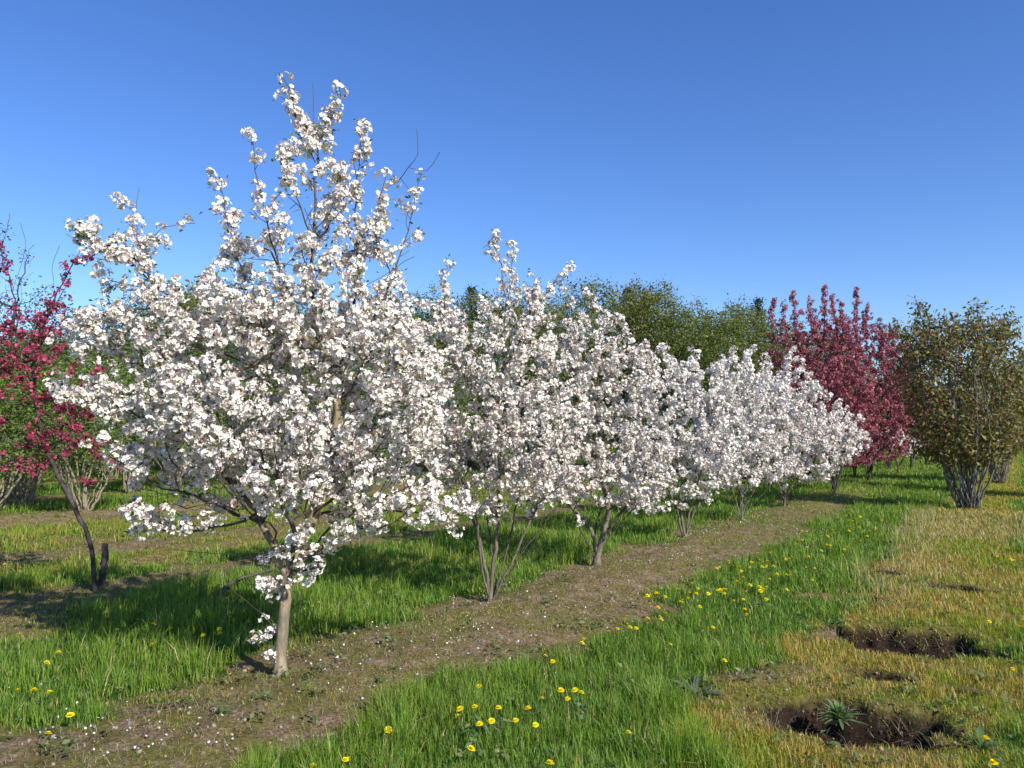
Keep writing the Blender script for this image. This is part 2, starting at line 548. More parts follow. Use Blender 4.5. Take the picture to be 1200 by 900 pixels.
def ground_mat():
    m, nt, out = new_mat('soil_and_turf')
    N, L = nt.nodes, nt.links
    tc = N.new('ShaderNodeTexCoord')
    def noise(scale, det=5, rough=.6):
        n = N.new('ShaderNodeTexNoise'); n.inputs['Scale'].default_value = scale; n.inputs['Detail'].default_value = det
        n.inputs['Roughness'].default_value = rough; L.new(tc.outputs['Object'], n.inputs['Vector']); return n
    def ramp(src, stops):
        r = N.new('ShaderNodeValToRGB'); e = r.color_ramp.elements
        e[0].position, e[0].color = stops[0][0], (*stops[0][1], 1)
        e[1].position, e[1].color = stops[-1][0], (*stops[-1][1], 1)
        for p, c in stops[1:-1]:
            q = e.new(p); q.color = (*c, 1)
        L.new(src, r.inputs[0]); return r
    def attr(n):
        a = N.new('ShaderNodeAttribute'); a.attribute_name = n; return a.outputs['Fac']
    def mix(f, a, b):
        x = N.new('ShaderNodeMixRGB'); L.new(f, x.inputs[0]); L.new(a, x.inputs[1]); L.new(b, x.inputs[2]); return x.outputs[0]
    nf = noise(38, 8, .7); nm = noise(6, 5, .6); nc = noise(1.1, 3)
    soil = ramp(nf.outputs[0], [(.3, (.075, .045, .026)), (.5, (.24, .165, .10)), (.68, (.42, .32, .21))])
    moss = ramp(nf.outputs[0], [(.3, (.06, .052, .016)), (.55, (.17, .14, .04)), (.7, (.27, .22, .08))])
    mf = ramp(nm.outputs[0], [(.40, (0, 0, 0)), (.56, (.9, .9, .9))])
    s1 = mix(mf.outputs[0], soil.outputs[0], moss.outputs[0])
    green = ramp(nf.outputs[0], [(.3, (.018, .04, .006)), (.6, (.06, .12, .016)), (.75, (.10, .17, .03))])
    dryc = ramp(nf.outputs[0], [(.3, (.07, .06, .012)), (.5, (.17, .15, .03)), (.7, (.27, .20, .07))])
    g1 = mix(attr('dry'), green.outputs[0], dryc.outputs[0])
    pit = ramp(nf.outputs[0], [(.3, (.012, .008, .006)), (.7, (.05, .03, .02))])
    c = mix(attr('bare'), g1, s1)
    c = mix(attr('pit'), c, pit.outputs[0])
    p = N.new('ShaderNodeBsdfPrincipled'); p.inputs['Roughness'].default_value = .95
    p.inputs['Specular IOR Level'].default_value = .1
    b = N.new('ShaderNodeBump'); b.inputs['Strength'].default_value = .9; b.inputs['Distance'].default_value = .03
    L.new(c, p.inputs['Base Color']); L.new(nf.outputs[0], b.inputs['Height']); L.new(b.outputs[0], p.inputs['Normal'])
    L.new(p.outputs[0], out.inputs[0])
    return m
gr = mesh_np('ground', np.stack([X, Y, Z], 1), [Fg], ground_mat(), attrs={'bare': bare, 'dry': dry, 'pit': sm(.0, .22, pf)}, smooth=True)
tag(gr, 'orchard ground of grass strips and bare reddish soil under the tree rows', 'ground', kind='structure')

# ------------------------------------------------------------------ grass (nobody could count it)
def blades(rs, x, y, h, wd, lean, cols, name, label, mat=M_GRASS, z=None):
    n = len(x)
    z = (height(x, y) if z is None else z) - .004
    a = rs.uniform(0, 2 * math.pi, n); t = np.stack([np.cos(a), np.sin(a), np.zeros(n)], 1)
    la = a + math.pi / 2 + rs.normal(size=n) * .5
    l = np.stack([np.cos(la), np.sin(la), np.zeros(n)], 1) * (lean * h)[:, None]
    b = np.stack([x, y, z], 1); up = np.array([0, 0, 1.0])
    w = wd[:, None] * .5
    mid = b + up * (h * .55)[:, None] + l * .35
    tip = b + up * (h * np.sqrt(np.clip(1 - lean ** 2 * .6, .15, 1)))[:, None] + l
    V = np.stack([b - t * w, b + t * w, mid + t * w * .8, mid - t * w * .8, tip], 1).reshape(-1, 3)
    o = np.arange(n)[:, None] * 5
    q = o + np.array([[0, 1, 2, 3]]); tr = o + np.array([[3, 2, 4]])
    ob = mesh_np(name, V, [q, tr], mat, col=np.repeat(cols, 5, 0))
    tag(ob, label[0], label[1], kind='stuff')
    return ob

rs = np.random.RandomState(11)
NB = 900000
dmin, dmax = 2.3, 75.0
q = rs.rand(NB)
ex = .42
d = (dmin ** ex + q * (dmax ** ex - dmin ** ex)) ** (1 / ex)
th = rs.uniform(-.78, .80, NB)
bx, by = d * np.sin(th), d * np.cos(th)
ba, dr, st, pfb = fields(bx, by)
near = NEAR
u_, v_ = uv(bx, by)
tuft = fbm(bx * 9, by * 9, 2)
keep = rs.rand(NB) < np.clip(1 - ba * 1.0 + sm(.50, .62, fbm(bx * 5 + 9, by * 5, 2)) * np.where(v_ < -6, .15, .34) * (pfb < .2), np.where(v_ < -6, .04, .07), 1) * (1 - pfb * .93)
bx, by, d, ba, dr, st, pfb, v_, tuft, near = [k[keep] for k in (bx, by, d, ba, dr, st, pfb, v_, tuft, near)]
n = len(bx)
lush = (1 - dr) * (1 - ba)
nz = fbm(bx * 1.1 + 40, by * 1.1, 3)
clump = fbm(bx * 3.3 + 70, by * 3.3 + 12, 2)
hh = (.028 + .17 * lush * sm(.40, .72, nz * .3 + tuft * .35 + clump * .35) + .035 * lush + .035 * st) * rs.uniform(.6, 1.3, n) * (1 - .68 * ba) * (1 - .55 * near)
wd = .0042 * np.maximum(1, d / 4.5) ** .85 * rs.uniform(.7, 1.3, n)
lean = np.clip(np.abs(rs.normal(size=n)) * .45 + .1, 0, 1.2)
G1 = np.array([.11, .225, .026]); G2 = np.array([.21, .335, .045]); G3 = np.array([.045, .10, .02])
Y1 = np.array([.35, .34, .035]); Y2 = np.array([.50, .32, .085]); Y3 = np.array([.56, .45, .22])
r1 = rs.rand(n, 1)
big = fbm(bx * 2.2 + 11, by * 2.2 + 4, 3)
green = G1 * (1 - r1) + G2 * r1
tone = sm(.38, .64, clump * .6 + nz * .4)[:, None]
green = green * (1 - tone * .45) + np.array([.23, .335, .036]) * tone * .45
green = np.where((rs.rand(n, 1) < .15), G3, green)
green = np.where((rs.rand(n, 1) < .04), Y3, green)
r2 = np.clip(sm(.40, .56, big) + rs.normal(size=n) * .22, 0, 1)[:, None]
yel = Y1 * (1 - r2) + Y2 * r2
yel = np.where((rs.rand(n, 1) < .12), Y3, yel)
yg = (rs.rand(n, 1) < .26) | ((big[:, None] < .43) & (rs.rand(n, 1) < .5))
yel = np.where(yg, np.array([.24, .31, .03]), yel)
eu, ev = uv(bx, by)
straw = np.exp(-((ev + 1.15 + (nz - .5) * .5) / .28) ** 2) * sm(7, 9, eu) * (1 - sm(15, 17, eu)) + sm(12.2, 13.4, eu) * (1 - sm(16, 18, eu)) * (np.abs(ev + .7) < .9) * .8
straw = np.clip(straw * (.5 + sm(.35, .6, tuft)) * .62, 0, .6)
is_straw = rs.rand(n) < straw
yel[is_straw] = np.array([.52, .40, .20]) * rs.uniform(.7, 1.1, (int(is_straw.sum()), 1))
dr = np.where(is_straw, 1.0, dr); hh = hh * np.where(is_straw, rs.uniform(.9, 1.6, n), 1)
m = np.clip(dr * 1.1 + rs.normal(size=n) * .12, 0, 1)[:, None]
cb = green * (1 - m) + yel * m
blades(rs, bx, by, hh, wd, lean, cb, 'grass', ('grass of the orchard strips, lush green between rows and yellowed on the right strip', 'grass'))

# straw and dead stalks lying on the bare soil and hanging over the pits
N2 = 60000
q = rs.rand(N2); d = (2.4 ** .6 + q * (16 ** .6 - 2.4 ** .6)) ** (1 / .6); th = rs.uniform(-.66, .68, N2)
x, y = d * np.sin(th), d * np.cos(th)
ba, dr, st, pfb = fields(x, y)
edge = np.exp(-((pfb - .45) / .3) ** 2)
keep = rs.rand(N2) < np.clip((ba > .35) * .5 * (pfb < .1) + edge * .9 + st * .05, 0, 1)
x, y, d, pfb = x[keep], y[keep], d[keep], pfb[keep]
n = len(x)
h = np.where(pfb > .1, rs.uniform(.05, .15, n), rs.uniform(.02, .07, n))
cc = np.array([(.30, .24, .15), (.19, .14, .085), (.10, .075, .05), (.36, .31, .22)])[rs.randint(0, 4, n)]
blades(rs, x, y, h, .0035 * np.maximum(1, d / 4.5), rs.uniform(.9, 1.3, n), cc, 'straw', ('dry dead stalks littering the bare soil and the pit edges', 'straw'))

# low broad-leaved ground cover
N5 = 2600
q = rs.rand(N5); d = 2.4 + 22 * q ** 1.1; th = rs.uniform(-.66, .68, N5)
x, y = d * np.sin(th), d * np.cos(th)
ba, dr, st, pfb = fields(x, y)
k = (rs.rand(N5) < sm(.42, .60, fbm(x * 1.6 + 3, y * 1.6 + 44, 3)) + .12) & (pfb < .2)
x, y = x[k], y[k]
C0 = np.stack([x, y, height(x, y) + .03], 1)
V, Fc, cl = leaves_on(C0, rs, 12, .042, .024, [(.12, .18, .06), (.16, .21, .09), (.09, .15, .04), (.20, .24, .10), (.15, .15, .05)], up=.6)
tag(mesh_np('ground_cover', V, Fc, M_LEAF, col=cl), 'low broad-leaved weeds scattered through the turf and along the soil edge', 'weeds', kind='stuff')

# pebbles / clods and fallen petals
ICO_V = None
def ico():
    t = (1 + 5 ** .5) / 2
    V = np.array([(-1, t, 0), (1, t, 0), (-1, -t, 0), (1, -t, 0), (0, -1, t), (0, 1, t), (0, -1, -t), (0, 1, -t), (t, 0, -1), (t, 0, 1), (-t, 0, -1), (-t, 0, 1)], float)
    V /= np.linalg.norm(V[0])
    Fi = np.array([(0, 11, 5), (0, 5, 1), (0, 1, 7), (0, 7, 10), (0, 10, 11), (1, 5, 9), (5, 11, 4), (11, 10, 2), (10, 7, 6), (7, 1, 8), (3, 9, 4), (3, 4, 2), (3, 2, 6), (3, 6, 8), (3, 8, 9), (4, 9, 5), (2, 4, 11), (6, 2, 10), (8, 6, 7), (9, 8, 1)])
    return V, Fi
M_MATTE = foliage_mat('clods', .95, 0.0, (1, 1, 1), .1)
IV, IF = ico()
IVr = IV * np.random.RandomState(3).uniform(.7, 1.25, (12, 1))
N3 = 24000
q = rs.rand(N3); d = (2.4 ** .7 + q * (18 ** .7 - 2.4 ** .7)) ** (1 / .7); th = rs.uniform(-.66, .68, N3)
x, y = d * np.sin(th), d * np.cos(th)
ba, dr, st, pfb = fields(x, y)
k = (rs.rand(N3) < np.maximum(ba * .8, NEAR * .9)) & (pfb < .6)
x, y, d = x[k], y[k], d[k]; n = len(x)
sz = rs.gamma(1.6, .0034, n).clip(0, .013) + .002
V, Fc = stamp(IVr, [IF], np.stack([x, y, height(x, y) + sz * .2], 1), frames(rs.normal(size=(n, 3)), rs), np.stack([sz * 1.2, sz, sz * .7], 1))
cc = np.array([(.20, .13, .085), (.12, .075, .05), (.30, .23, .16), (.09, .065, .045)])[rs.randint(0, 4, n)]
tag(mesh_np('soil_clods', V, Fc, M_MATTE, col=np.repeat(cc, 12, 0)), 'small clods and pebbles scattered over the bare soil strips', 'clods', kind='stuff')

N4 = 3600
q = rs.rand(N4); u = 2 + 24 * q ** 1.3; v = -3.8 + rs.normal(size=N4) * .85
x, y = xy(u, v)
k = (rs.rand(N4) < sm(.35, .6, fbm(x * 2.5, y * 2.5, 2))) & (y > 2)
x, y = x[k], y[k]; n = len(x)
PT = np.array([(-1, 0, .1), (-.3, .75, .25), (.7, .6, .1), (1, 0, .3), (.6, -.7, .15), (-.4, -.7, .2)], float)
PF = [np.array([(0, 1, 2, 3), (0, 3, 4, 5)])]
V, Fc = stamp(PT, PF, np.stack([x, y, height(x, y) + .008 + .03 * rs.rand(n) ** 2], 1), frames(np.array([0, 0, 1.0]) + rs.normal(size=(n, 3)) * .5, rs), .0062 * rs.uniform(.7, 1.4, n))
tag(mesh_np('fallen_petals', V, Fc, M_WHITE, col=np.repeat(np.array([(.8, .78, .76)]) * rs.uniform(.8, 1, (n, 1)), 6, 0)), 'white petals fallen on the soil under the white crabapple row', 'petals', kind='stuff')

# ------------------------------------------------------------------ white crabapple row
def white_tree(label, base_px, stems, blobs, spires, seed, R=.045, spacing=.13, rich=True, dens=14, size=.019, per=4.2,
               crad=.03, thr=.40, k=.35, group='white crabapple trees in the row', bark=M_BARK, cols=WCOL, name='crabapple_tree',
               leafcols=YLEAF, leafper=1.5, leafsize=.036, mat=M_WHITE, part='blossom', ok_from=.35, depth=None, maxtips=7, extra=None, tip=.0022, clutter=45):
    rs = np.random.RandomState(seed)
    g = gp(*base_px)
    g[2] = hz(g[0], g[1]) - .02
    d = g[1]
    s = Skel(g, seed)
    mm = d / F
    def W(a):
        px, py = a[0], a[1]; dz = a[2] if len(a) > 2 else 0
        p = pt(px, py, d); p[1] += dz
        # keep the angular position when shifted in depth
        if dz: p = pt(px, py, d + dz)
        return p
    for st_ in stems:
        s.path([W(a) for a in st_], par=0, step=.1, wob=.006, ok=True, fl=False, ok_from=ok_from)
    for sp in spires:
        pts = [W(a) for a in sp]
        j = s.nearest(pts[0], only_ok=True)
        i0 = len(s.P)
        s.path(pts, par=j, step=.08, wob=.008, ok=True, fl=False)
        i1 = len(s.P) - 1
        m = i0 + int((i1 - i0) * .25)
        for i in range(m, i1 + 1): s.fl[i] = rs.rand() < .5
        spurs(s, m, i1, gap=.07, hi=.2)
        s.sp.extend(range(m, len(s.P)))
    ells = []
    for (px, py, rx, ry, cnt, *rest) in blobs:
        rz = rest[0] if rest else (rx + ry) * .5 * mm * 1.05
        dz = rest[1] if len(rest) > 1 else 0
        ells.append((W((px, py, dz)), (rx * mm, rz, ry * mm), int(cnt * 1.35)))
    T = poisson(rs, ells, spacing)
    s.grow(T, k=k)
    if extra: extra(s, W)
    zt = g[2] + (1.55 if rich else 1.5)
    s.radii(R, tip)
    cand = [i for i in range(3, len(s.P)) if s.r[i] < R * .38 and s.P[i][2] < zt and s.P[i][2] > g[2] + .45 and s.ok[i]]
    for _ in range(clutter):
        if not cand: break
        i = cand[rs.randint(len(cand))]
        a_ = rs.rand() * 6.28; L_ = rs.uniform(.12, .55); dd = np.array([math.cos(a_), math.sin(a_), rs.uniform(-.5, .7)])
        s.path([s.P[i] + dd * L_ * .5 + rs.normal(size=3) * .02, s.P[i] + dd * L_ + np.array([0, 0, .05])], par=i, step=.09, wob=.006, ok=False, fl=rs.rand() < .15)
    s.radii(R, tip)
    root = empty(name, g, label, 'tree', group)
    emit_tree(s, root, bark, bark2=M_TWIG)
    V, Fc, col, C = flowers_on(s, rs, dens, size, per, crad, thr, 3.2, 0, rich=rich, cols=cols, maxtips=maxtips)
    mesh_np(part, V - g, Fc, mat, col=col, parent=root)
    V, Fc, col = leaves_on(C[rs.rand(len(C)) < .8], rs, leafper, leafsize, .03, leafcols)
    mesh_np('leaves', V - g, Fc, M_LEAF, col=col, parent=root)
    print(name, len(s.P), 'clusters', len(C))
    return root

def bare_twigs(lst):
    def f(s, W):
        for pth in lst:
            p = [W(a) for a in pth]
            s.path(p[1:], par=s.nearest(p[0]), step=.07, wob=.004, ok=False, fl=False)
    return f

# the front tree
def t1x(s, W):
    bare_twigs([[(368, 150), (367, 125), (366, 98)], [(490, 215), (489, 180), (488, 150)], [(490, 222), (500, 200), (515, 178)],
                [(440, 335), (462, 315), (485, 300)], [(158, 245), (160, 232), (163, 220)],
                [(332, 655), (285, 652), (240, 648), (205, 644)], [(322, 690), (300, 660), (285, 640)], [(334, 690), (352, 650), (357, 615)],
                [(325, 745), (300, 712), (270, 690), (262, 668)], [(332, 745), (350, 715), (356, 690)], [(322, 770), (308, 762), (300, 752)],
                [(332, 745), (352, 758), (344, 738)], [(331, 768), (345, 765), (352, 750)]])(s, W)
    for (a, b) in (((322, 770), (312, 765)), ((322, 742), (292, 742)), ((318, 720), (313, 727)), ((322, 700), (310, 690)), ((325, 690), (300, 682)), ((331, 690), (362, 672)), ((331, 695), (340, 672)), ((325, 765), (314, 775)), ((325, 690), (320, 675))):
        j = s.nearest(W(a)); s.path([W(b)], par=j, step=.05, wob=.004, ok=False, fl=True)
white_tree('large front white crabapple in full blossom with a pale tan trunk and tall open spires', (328, 800),
    [[(331, 745), (336, 685), (350, 640), (372, 590), (382, 555), (395, 490), (402, 450)],
     [(331, 745), (336, 685), (325, 655), (300, 600, .2), (270, 560, .5), (240, 520, .8)],
     [(331, 745), (336, 685), (345, 640, -.1), (330, 580, -.3), (320, 520, -.4)],
     [(331, 745), (336, 690), (370, 640, .4), (400, 600, .7), (430, 560, 1.0)]],
    [(330, 395, 150, 75, 180, .62), (270, 460, 105, 110, 180, .7), (430, 470, 105, 110, 150, .7), (350, 520, 140, 85, 200, .75), (410, 395, 90, 60, 60, .5),
     (322, 648, 42, 28, 32, .2), (362, 645, 26, 36, 34, .17, -.15), (225, 585, 66, 38, 90, .45), (190, 610, 35, 20, 16, .2), (410, 600, 40, 32, 30, .3), (470, 590, 80, 24, 46, .3),
     (370, 300, 85, 65, 60, .35), (290, 320, 45, 40, 22, .25), (120, 390, 52, 50, 30, .3), (190, 370, 60, 45, 40, .35), (90, 440, 35, 40, 14, .2), (150, 500, 40, 55, 22, .3), (195, 530, 45, 50, 28, .3)],
    [[(395, 480), (378, 400), (365, 330), (369, 240), (372, 175), (368, 150)], [(371, 180), (382, 150), (400, 115)], [(370, 190), (352, 140), (338, 100)],
     [(360, 400, -.1), (330, 320, -.15), (310, 250, -.2), (296, 170, -.25)], [(330, 420, .1), (290, 340, .15), (272, 280, .2), (257, 218, .2)],
     [(400, 430), (418, 340, .1), (417, 250, .15), (421, 152, .15)], [(400, 440, .1), (440, 370, .2), (470, 300, .25), (483, 245, .25), (490, 218, .25)],
     [(369, 290), (348, 230, -.1), (334, 170, -.1)], [(417, 290, .1), (440, 250, .1), (450, 208, .1)], [(330, 320, -.15), (310, 290), (268, 300, .1), (248, 328, .1)],
     [(417, 300, .1), (400, 250), (398, 212)], [(369, 290), (395, 240, .1), (392, 180, .1)], [(440, 370, .2), (455, 330, .3), (440, 280, .3)],
     [(270, 430, .1), (205, 380, .1), (180, 335, .1), (166, 292, .1), (157, 248, .1)], [(176, 330, .1), (150, 305), (120, 295), (98, 268)], [(168, 298, .1), (176, 282), (192, 268)],
     [(182, 338, .1), (150, 335, .1), (118, 325, .1)], [(172, 315, .1), (140, 290, .1), (100, 290, .1)], [(190, 360), (120, 370, .1), (70, 395, .1)], [(200, 480, .3), (120, 470, .3), (62, 455, .3)],
     [(310, 600), (250, 620, -.1), (190, 622, -.1), (172, 605, -.1)], [(420, 600, .5), (480, 600, .3), (555, 606, .3)]],
    21, R=.044, spacing=.115, dens=38, thr=.405, size=.0165, per=6.3, crad=.034, extra=t1x, group='white crabapple trees in the row')

white_tree('second white crabapple from the front, three leaning grey stems rising from one base', (574, 708),
    [[(570, 672), (553, 600), (540, 560), (520, 500)], [(577, 668), (584, 600), (585, 530), (583, 470)], [(585, 688, -.05), (603, 650, -.1), (628, 596, -.1), (645, 550, -.1)], [(580, 690), (575, 640, .2), (572, 590, .4), (590, 500, .6)], [(570, 690), (562, 640, -.1), (556, 600, -.2), (545, 560, -.3)], [(582, 690), (596, 640, .3), (604, 600, .4), (612, 540, .5)], [(588, 688, .1), (618, 640, .2), (655, 590, .3), (668, 560, .3)]],
    [(555, 430, 100, 85, 150, .8), (600, 480, 100, 90, 150, .9), (530, 520, 75, 70, 90, .6), (610, 560, 80, 38, 80, .6), (600, 390, 60, 50, 60, .5), (480, 400, 55, 60, 40, .5), (520, 585, 45, 20, 20, .3), (590, 590, 60, 16, 26, .4)],
    [[(585, 470), (592, 390), (590, 330), (578, 283)], [(592, 370), (600, 320), (602, 292)], [(600, 420), (625, 370), (640, 345), (664, 322)], [(550, 450), (530, 390), (520, 345), (528, 313)], [(610, 420), (620, 370), (626, 330)], [(500, 420), (478, 370), (470, 335)]],
    22, R=.024, bark=M_BARKM, clutter=120, spacing=.14, dens=34, thr=.39, size=.017, per=5.8, crad=.034,
    extra=bare_twigs([[(592, 690), (612, 655), (634, 640)], [(590, 702), (615, 680), (634, 641)], [(596, 668), (630, 615), (658, 594)], [(574, 690), (560, 650), (548, 630)]]))
white_tree('third white crabapple from the front, thick short trunk with a rough shaggy base', (699, 666),
    [[(700, 640), (725, 605), (742, 582), (760, 530)], [(699, 645), (690, 615), (668, 592), (650, 540)], [(703, 640), (712, 600), (705, 540), (700, 480)], [(696, 645), (700, 610, .2), (715, 570, .4)], [(694, 648), (680, 620, -.1), (672, 600, -.2)], [(706, 645), (728, 612, .2), (752, 588, .3)]],
    [(690, 460, 75, 75, 110, .9), (670, 400, 60, 50, 50, .6), (710, 530, 90, 55, 110, .8), (650, 520, 60, 55, 55, .7), (740, 440, 45, 50, 45, .5), (700, 570, 75, 22, 40, .6), (745, 560, 40, 35, 30, .5)],
    [[(690, 450), (668, 390), (660, 350)], [(700, 450), (705, 390), (695, 350)], [(715, 440), (735, 400), (728, 375)]],
    23, R=.046, bark=M_BARKM, clutter=110, spacing=.15, dens=34, thr=.37, size=.0185, per=5.8, crad=.034)
white_tree('fourth white crabapple, slim pale trunk with one dark side stem, mid row', (804, 634),
    [[(806, 610), (813, 580), (825, 540), (835, 490)], [(800, 615), (797, 580), (785, 530), (775, 480)], [(805, 610), (803, 560, .3), (800, 500, .4)], [(798, 620), (790, 590), (776, 560)], [(808, 615), (822, 585, .1), (840, 560, .2)]],
    [(795, 478, 78, 66, 150, .9), (760, 530, 50, 50, 50, .6), (825, 535, 45, 45, 60, .6), (790, 565, 60, 30, 50, .5), (760, 575, 40, 25, 26, .5)],
    [[(790, 460), (785, 430), (780, 408)], [(830, 470), (842, 440), (845, 420)], [(760, 470), (750, 440), (752, 418)], [(770, 460), (765, 430), (768, 415)], [(805, 450), (812, 425), (810, 412)]],
    24, R=.028, bark=M_BARKM, clutter=100, spacing=.16, rich=False, dens=32, thr=.34, size=.0215, per=6, crad=.04)
white_tree('fifth white crabapple, open fan of thin bare stems below a low crown', (869, 612),
    [[(870, 590), (863, 560), (850, 500)], [(872, 595), (885, 570), (900, 520)], [(866, 600), (858, 575), (840, 530)], [(870, 600), (876, 560, .4), (870, 500, .4)], [(862, 600), (848, 575), (830, 555)], [(874, 600), (895, 578), (915, 555)], [(868, 598), (868, 570), (862, 540)]],
    [(865, 470, 58, 55, 120, 1.0), (850, 525, 48, 38, 50, .8), (895, 530, 40, 36, 50, .7), (865, 550, 50, 22, 40, .6)],
    [[(870, 460), (872, 430), (878, 412)], [(850, 460), (850, 435), (857, 418)], [(895, 460), (898, 440), (900, 424)]],
    25, R=.024, bark=M_BARKM, clutter=100, spacing=.17, rich=False, dens=32, thr=.33, size=.023, per=6, crad=.045)
white_tree('sixth white crabapple, the broad low crown at the right end of the white mass', (919, 597),
    [[(920, 575), (925, 545), (935, 500)], [(917, 580), (905, 550), (895, 510)], [(921, 580), (940, 555), (965, 520)], [(919, 580), (915, 545, .4), (915, 500, .5)], [(915, 585), (900, 565), (880, 550)], [(922, 585), (938, 565), (955, 550)]],
    [(925, 485, 64, 58, 150, 1.1), (965, 520, 42, 32, 55, .8), (900, 520, 45, 40, 45, .8), (990, 520, 18, 18, 14, .4), (930, 548, 55, 20, 40, .7)],
    [[(925, 470), (922, 440), (926, 410)], [(940, 470), (945, 440), (940, 425)]],
    26, R=.028, bark=M_BARKM, clutter=100, spacing=.18, rich=False, dens=32, thr=.32, size=.025, per=6, crad=.05)
white_tree('small shaded white crabapple with dark stems just past the end of the white mass', (978, 580),
    [[(978, 560), (975, 540), (980, 510)], [(976, 570), (968, 545), (960, 515)], [(980, 570), (988, 545), (1000, 515)]],
    [(975, 500, 38, 32, 50, .9), (1000, 510, 16, 18, 16, .4)], [],
    27, R=.05, spacing=.2, rich=False, dens=20, thr=.3, size=.028, per=6, crad=.05, bark=M_BARKD)
white_tree('far small white crabapple peeping out below the crimson crowns', (1052, 556),
    [[(1052, 545), (1045, 530), (1035, 515)], [(1053, 548), (1060, 535), (1070, 520)]],
    [(1035, 508, 30, 14, 18, .8), (1068, 524, 16, 12, 12, .5)], [],
    28, R=.05, spacing=.25, rich=False, dens=16, thr=.36, size=.03, per=6, crad=.05, bark=M_BARKD)

# ------------------------------------------------------------------ crimson crabapples
CL = [(.10, .025, .03), (.16, .05, .04), (.07, .04, .025), (.06, .07, .03)]
def crimson(label, base_px, stems, blobs, spires, seed, **kw):
    a = dict(R=.06, spacing=.2, rich=False, dens=26, thr=.28, size=.024, per=6, crad=.05, cols=CCOL, leafcols=CL, leafper=1.2, leafsize=.06,
             mat=M_CRIM, bark=M_BARKD, group='crimson crabapple trees')
    a.update(kw)
    return white_tree(label, base_px, stems, blobs, spires, seed, **a)
crA = crimson('tall crimson crabapple directly behind the end of the white row, with upright shoots', (978, 574),
    [[(975, 550), (965, 500), (955, 450)], [(980, 552), (990, 500), (990, 440)], [(976, 555), (950, 510), (930, 460)]],
    [(955, 425, 58, 55, 150, 1.1), (960, 385, 48, 26, 50, .9), (985, 450, 45, 65, 90, 1.0), (925, 420, 32, 45, 40, .8), (985, 500, 50, 35, 60, .9), (990, 530, 40, 18, 26, .8)],
    [[(940, 420), (932, 380), (930, 345)], [(955, 400), (950, 370), (948, 350)], [(965, 400), (966, 370), (965, 338)], [(980, 400), (978, 370), (976, 348)], [(910, 400), (903, 370), (908, 352)], [(925, 400), (918, 370), (920, 356)]],
    31, spacing=.2, tip=.003)
crB = crimson('crimson crabapple with the highest shoot, left of the olive shrub', (1018, 567),
    [[(1018, 550), (1012, 500), (1005, 450)], [(1020, 552), (1035, 510), (1045, 460)], [(1016, 555), (1000, 510), (990, 470)]],
    [(1010, 425, 50, 50, 130, 1.2), (1012, 392, 42, 24, 40, .9), (1040, 420, 40, 30, 40, .9), (1030, 530, 45, 18, 30, 1), (1040, 455, 42, 50, 80, 1.1), (1020, 500, 50, 35, 50, 1.1)],
    [[(1005, 410), (1004, 375), (1003, 340)], [(1015, 410), (1014, 385), (1016, 362)], [(1030, 420), (1034, 395), (1028, 378)], [(1045, 430), (1048, 405), (1046, 390)], [(995, 410), (988, 380), (985, 355)]],
    32, spacing=.22, tip=.0035, size=.026)
crimson('farthest crimson crabapple, its lower edge touching the olive shrub', (1068, 551),
    [[(1068, 535), (1062, 500), (1060, 460)], [(1070, 538), (1080, 500), (1085, 470)]],
    [(1065, 445, 35, 45, 60, 1.4), (1075, 490, 38, 35, 50, 1.3), (1050, 510, 35, 18, 20, 1)],
    [[(1065, 430), (1062, 410), (1063, 395)]],
    33, spacing=.28, tip=.005, size=.034)
crimson('crimson crabapple with a crooked black trunk at the left edge, half behind the front tree', (112, 694),
    [[(110, 670), (104, 630), (90, 600), (80, 580), (62, 545), (50, 510), (40, 460)], [(110, 670), (104, 630), (90, 600), (70, 540, .3), (50, 470, .4), (20, 420, .5)]],
    [(15, 440, 50, 42, 60, .4), (25, 390, 52, 52, 70, .5), (75, 470, 38, 35, 26, .3), (45, 360, 40, 25, 12, .3), (10, 500, 30, 20, 8, .3), (-60, 430, 60, 80, 60, .6), (55, 510, 38, 28, 22, .3), (95, 440, 30, 22, 14, .3), (30, 540, 24, 18, 8, .3)],
    [[(60, 470), (90, 500), (110, 525)], [(40, 420), (60, 360), (85, 310), (108, 300)], [(20, 420), (20, 360), (5, 310), (0, 285)], [(60, 480), (90, 470), (130, 480)], [(45, 480), (48, 505), (45, 540)]],
    34, R=.022, cols=((.36, .045, .10), (.62, .15, .24), (.16, .015, .04)), spacing=.15, rich=True, dens=28, thr=.42, size=.0165, per=4.8, crad=.032, leafper=1.6, leafsize=.045, leafcols=[(.05, .06, .025), (.09, .10, .03), (.10, .03, .03), (.04, .05, .02)], tip=.0025, ok_from=1.3,
    extra=bare_twigs([[(85, 310), (95, 290), (78, 275)], [(85, 315), (105, 285), (112, 280)], [(20, 340), (30, 290), (25, 262)], [(60, 350), (62, 310), (70, 288)], [(0, 290), (10, 262), (12, 250)]]))

for (src, px, py, lab) in ((crA, 1002, 560, 'dark stemmed crimson crabapple in the row behind the highest-shooted one'), (crB, 1042, 551, 'crimson crabapple in the shade behind the far small white tree'),
                           (crA, 1086, 547, 'crimson crabapple glimpsed just left of the olive shrub stems'), (crB, 948, 563, 'crimson crabapple mostly hidden behind the sixth white tree')):
    g = gp(px, py); copy_tree(src, (g[0], g[1], 0), px * .37, (.82, .82, .74), lab, 'crimson crabapple trees')
